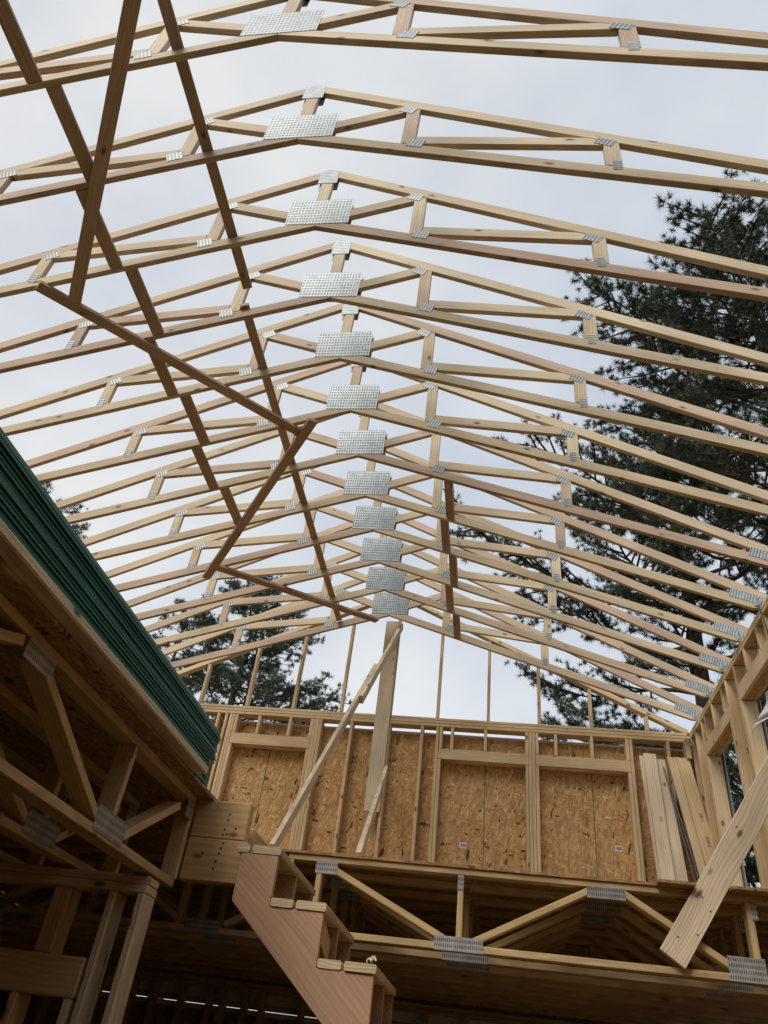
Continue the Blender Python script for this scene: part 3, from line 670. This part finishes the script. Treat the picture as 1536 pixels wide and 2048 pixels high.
LB = [  # top x, foot x, width, y offset, top z
    ('lean_board', 1.765, 1.775, .14, .042, 3.285, 'board leaning in the far right corner, leftmost and mostly behind its neighbour'),
    ('lean_board', 1.805, 1.775, .138, .002, 3.30, 'pale knotty board leaning in the far right corner beside the last window opening'),
    ('lean_board', 1.905, 1.935, .14, .044, 3.255, 'board leaning in the corner, half hidden by the pale knotty one'),
    ('lean_board', 2.07, 2.255, .14, .042, 3.29, 'tilted board leaning in the corner behind the widest one'),
    ('lean_board', 2.165, 2.315, .14, .002, 3.275, 'rightmost board leaning in the corner, yellow, with faint stamp marks'),
]
for nm, xt, xf, wd, dy, ztp, lab in LB:
    top = Vector((xt, YB - .05 + dy - .0, ztp)); foot = Vector((xf, YB - .50 + dy * 1.5, DK + .004))
    tag(board('lean_board', foot, top, wd, .037, (1, 0, 0), BW if 'pale' in lab or 'leftmost' in lab else WW), lab, 'board', 'boards leaning in the corner')
for i, (xt, xf, lab) in enumerate(((1.945, 2.105, 'thin dark rod leaning between the boards in the corner, the left of two'), (1.975, 2.145, 'thin dark rod leaning between the boards in the corner, the right of two'))):
    V = []; F = []
    tube_geo([(xf, 8.12, DK + .006), ((xf + xt) / 2 - .004, 8.36, 2.2), (xt, 8.60, 3.16 - .1 * i)], [.009] * 3, 8, V, F)
    tag(raw('steel_rod', V, F, DARKST, smooth=True), lab, 'rod', 'rods in the corner')

def stamp(o, u, v, l, zs, rows=1):
    "worn mill stamp: a short row of ink strokes on one face of a board"
    rg = random.Random(int(u * 1000) + int(l * 500)); bm = bmesh.new(); t = max(abs(x.co.z) for x in o.data.vertices) + .0006
    x = 0
    while x < l:
        wd = rg.uniform(.004, .009); h = rg.uniform(.012, .021); sh = rg.uniform(-.004, .004)
        for r in range(rows):
            y0 = v - r * .03
            vs = [bm.verts.new((u + a, y0 + b, zs * t)) for a, b in ((x, -h), (x + wd, -h), (x + wd + sh, h), (x + sh, h))]
            bm.faces.new(vs if zs > 0 else vs[::-1])
        x += wd + rg.uniform(.003, .012)
    link('stamp', mesh_of(bm, INKW, 'stamp'), (o.parent.matrix_basis @ o.matrix_basis) if o.parent else o.matrix_basis, o)
INKW = plain('faded_ink', (.13, .095, .07), 0.8, 0, 60, 0.5)
lbs = [o for o in C.objects if o.name.startswith('lean_board')]
for o, u, l in ((lbs[4], 1.15, .10), (lbs[4], 1.42, .09), (lbs[1], 1.38, .06)):
    zs = 1 if (o.matrix_basis.to_3x3() @ Vector((0, 0, 1))).y < 0 else -1
    stamp(o, u, 0.02, l, zs)

# ------------------------------------------------------------------ pines
def rv(rng): 
    while True:
        v = Vector((rng.uniform(-1, 1), rng.uniform(-1, 1), rng.uniform(-1, 1)))
        if .05 < v.length < 1: return v.normalized()
def pine(label, base, top, r0, z_lo, radius, seed, tuft=.16, nl=60, nb=9, needles=22, group='pines around the house', wn=.0062):
    """base/top: trunk ends; radius(h) crown radius at height fraction h; tufts of needles on every twig"""
    rng = random.Random(seed); base = Vector(base); top = Vector(top); H = top.z - base.z
    root = thing('pine_tree', label, 'pine tree', base, group)
    path = []; rad = []
    for i in range(15):
        t = i / 14; p = base.lerp(top, t); p += Vector((math.sin(t * 5 + seed) * .10, math.cos(t * 4 + seed) * .10, 0)) * (t * (1 - t) * 4)
        path.append(p); rad.append(r0 * (1 - t) ** .8 + .015)
    V = []; F = []; tube_geo(path, rad, 9, V, F)
    raw('trunk', V, F, BARK, root, smooth=True)
    LV = []; LF = []; tufts = []
    for i in range(nl):
        t = z_lo + (1 - z_lo) * ((i + rng.random()) / nl) * .985
        k = min(13, int(t * 14)); p0 = path[k].lerp(path[k + 1], t * 14 - k)
        a = i * 2.399 + rng.uniform(-.5, .5); Lg = radius(t) * rng.uniform(.62, 1.08) + .25
        rise = rng.uniform(-.02, .22) + .55 * max(0, t - .6)
        dirh = Vector((math.cos(a), math.sin(a), 0)); side = Vector((-math.sin(a), math.cos(a), 0))
        pts = []; n = 7
        for j in range(n + 1):
            u = j / n
            pts.append(p0 + dirh * (Lg * u) + side * (math.sin(u * 3 + i) * .06 * Lg) + Vector((0, 0, Lg * (rise * u + .16 * u * u - .05 * math.sin(u * 6 + i)))))
        lr = (.011 * Lg + .008) * (r0 / .25) ** .4
        tube_geo(pts, [lr * (1 - .85 * j / n) for j in range(n + 1)], 5, LV, LF)
        nbr = max(4, int(nb * (.6 + Lg / 3)))
        for b in range(nbr):
            u = .30 + .70 * (b + rng.random() * .6) / nbr
            if u > 1: u = 1
            jj = min(n - 1, int(u * n)); q = pts[jj].lerp(pts[jj + 1], u * n - jj)
            s = 1 if b % 2 else -1
            bl = Lg * (.16 + .20 * (1 - u) + .06 * rng.random()) + .10
            bd = (dirh * rng.uniform(.45, .9) + side * s * rng.uniform(.4, 1.0) + Vector((0, 0, rng.uniform(-.05, .6)))).normalized()
            e = q + bd * bl
            m = q.lerp(e, .5) - Vector((0, 0, .05 * bl))
            tube_geo([q, m, e], [lr * .38 + .003, lr * .28 + .003, .003], 4, LV, LF)
            for w_ in range(5 + int(bl / .10)):
                uu = .2 + .8 * rng.random() if w_ else 1.0
                c = q.lerp(m, uu * 2) if uu < .5 else m.lerp(e, uu * 2 - 1)
                td = (bd * .8 + rv(rng) * .8 + Vector((0, 0, .4))).normalized()
                tw = c + Vector((td.x, td.y, td.z * .55)) * rng.uniform(.3, 1.7) * tuft
                tufts.append((tw, td, tuft * rng.uniform(.7, 1.15)))
        tufts.append((pts[-1], dirh, tuft))
    tufts.append((top, Vector((0, 0, 1)), tuft * 1.1))
    raw('branches', LV, LF, BARK, root)
    nr = np.random.default_rng(seed); n = len(tufts)
    c = np.array([t[0] for t in tufts]); dd = np.array([t[1] for t in tufts]); ll = np.array([t[2] for t in tufts])
    rnd = nr.normal(size=(n, needles, 3)); rnd /= np.linalg.norm(rnd, axis=2, keepdims=True)
    nd = dd[:, None, :] * .6 + rnd; nd /= np.linalg.norm(nd, axis=2, keepdims=True)
    ln = ll[:, None, None] * nr.uniform(.75, 1.0, (n, needles, 1))
    st_ = c[:, None, :] - dd[:, None, :] * (ll[:, None, None] * nr.uniform(0, .5, (n, needles, 1)))
    sd_ = np.cross(nd, nr.normal(size=(n, needles, 3))); sd_ /= np.linalg.norm(sd_, axis=2, keepdims=True)
    wd = wn * nr.uniform(.7, 1.3, (n, needles, 1))
    v = np.stack([st_ - sd_ * wd, st_ + sd_ * wd, st_ + nd * ln], axis=2).reshape(-1, 3) - np.array(base)
    cnt = n * needles
    me = bpy.data.meshes.new('crown'); me.vertices.add(len(v)); me.vertices.foreach_set('co', v.astype(np.float32).ravel())
    me.loops.add(cnt * 3); me.loops.foreach_set('vertex_index', np.arange(cnt * 3, dtype=np.int32))
    me.polygons.add(cnt); me.polygons.foreach_set('loop_start', np.arange(0, cnt * 3, 3, dtype=np.int32)); me.polygons.foreach_set('loop_total', np.full(cnt, 3, dtype=np.int32))
    me.update(); me.validate(); me.materials.append(NEEDLE)
    link('crown', me, Matrix.Translation(base), root)
    return root
def prof(*kv):
    def f(t):
        for (a, x), (b, y) in zip(kv, kv[1:]):
            if t <= b: return x + (y - x) * (t - a) / (b - a)
        return kv[-1][1]
    return f
GZ = G0 - .12
pine('tall pine at the right edge, bare grey trunk showing between the nearer trusses', (5.85, 11.4, GZ), (5.34, 10.5, 14.8), .30, .60,
     prof((0, 3.0), (.5, 2.9), (.75, 3.3), (.9, 3.0), (1, 1.3)), 11, tuft=.165, nl=42, nb=13, needles=38)
pine('broad dark pine behind the right wall, longest limbs reaching towards the ridge', (5.15, 17.6, GZ), (4.75, 16.4, 16.6), .34, .22,
     prof((0, 3.8), (.45, 4.6), (.68, 5.2), (.8, 4.2), (.9, 2.6), (1, .4)), 23, tuft=.17, nl=54, nb=11, needles=34)
pine('pine farthest right behind the two big ones, filling the gap above the right wall', (10.5, 20.5, GZ), (10.2, 20.2, 15.4), .30, .15,
     prof((0, 3.6), (.4, 3.8), (.7, 3.2), (.9, 1.8), (1, .3)), 37, tuft=.18, nl=40, nb=9, needles=24)
pine('low bushy pine close behind the openings of the right wall', (6.2, 13.2, GZ), (6.1, 13.1, 8.6), .20, .08,
     prof((0, 2.2), (.3, 2.6), (.7, 2.0), (1, .3)), 41, tuft=.17, nl=40, nb=8, needles=26)
pine('pine behind the left gable studs, its limbs reaching to the right', (-8.9, 23.0, GZ), (-8.2, 21.8, 13.6), .26, .25,
     prof((0, 3.4), (.5, 3.4), (.72, 3.0), (.9, 1.6), (1, .2)), 52, tuft=.155, nl=84, nb=13, needles=26)
pine('slim pine top left of the gable pine, just above the green sheets', (-12.4, 25.2, GZ), (-12.2, 24.9, 14.5), .22, .25,
     prof((0, 2.4), (.5, 2.2), (.8, 1.4), (1, .15)), 63, tuft=.155, nl=60, nb=9, needles=22)
pine('pine at the far left of which only tufts show above the green sheets', (-15.9, 19.7, GZ), (-15.3, 18.7, 14.9), .25, .30,
     prof((0, 2.4), (.5, 2.2), (.8, 1.7), (1, .5)), 71, tuft=.18, nl=50, nb=8, needles=22)
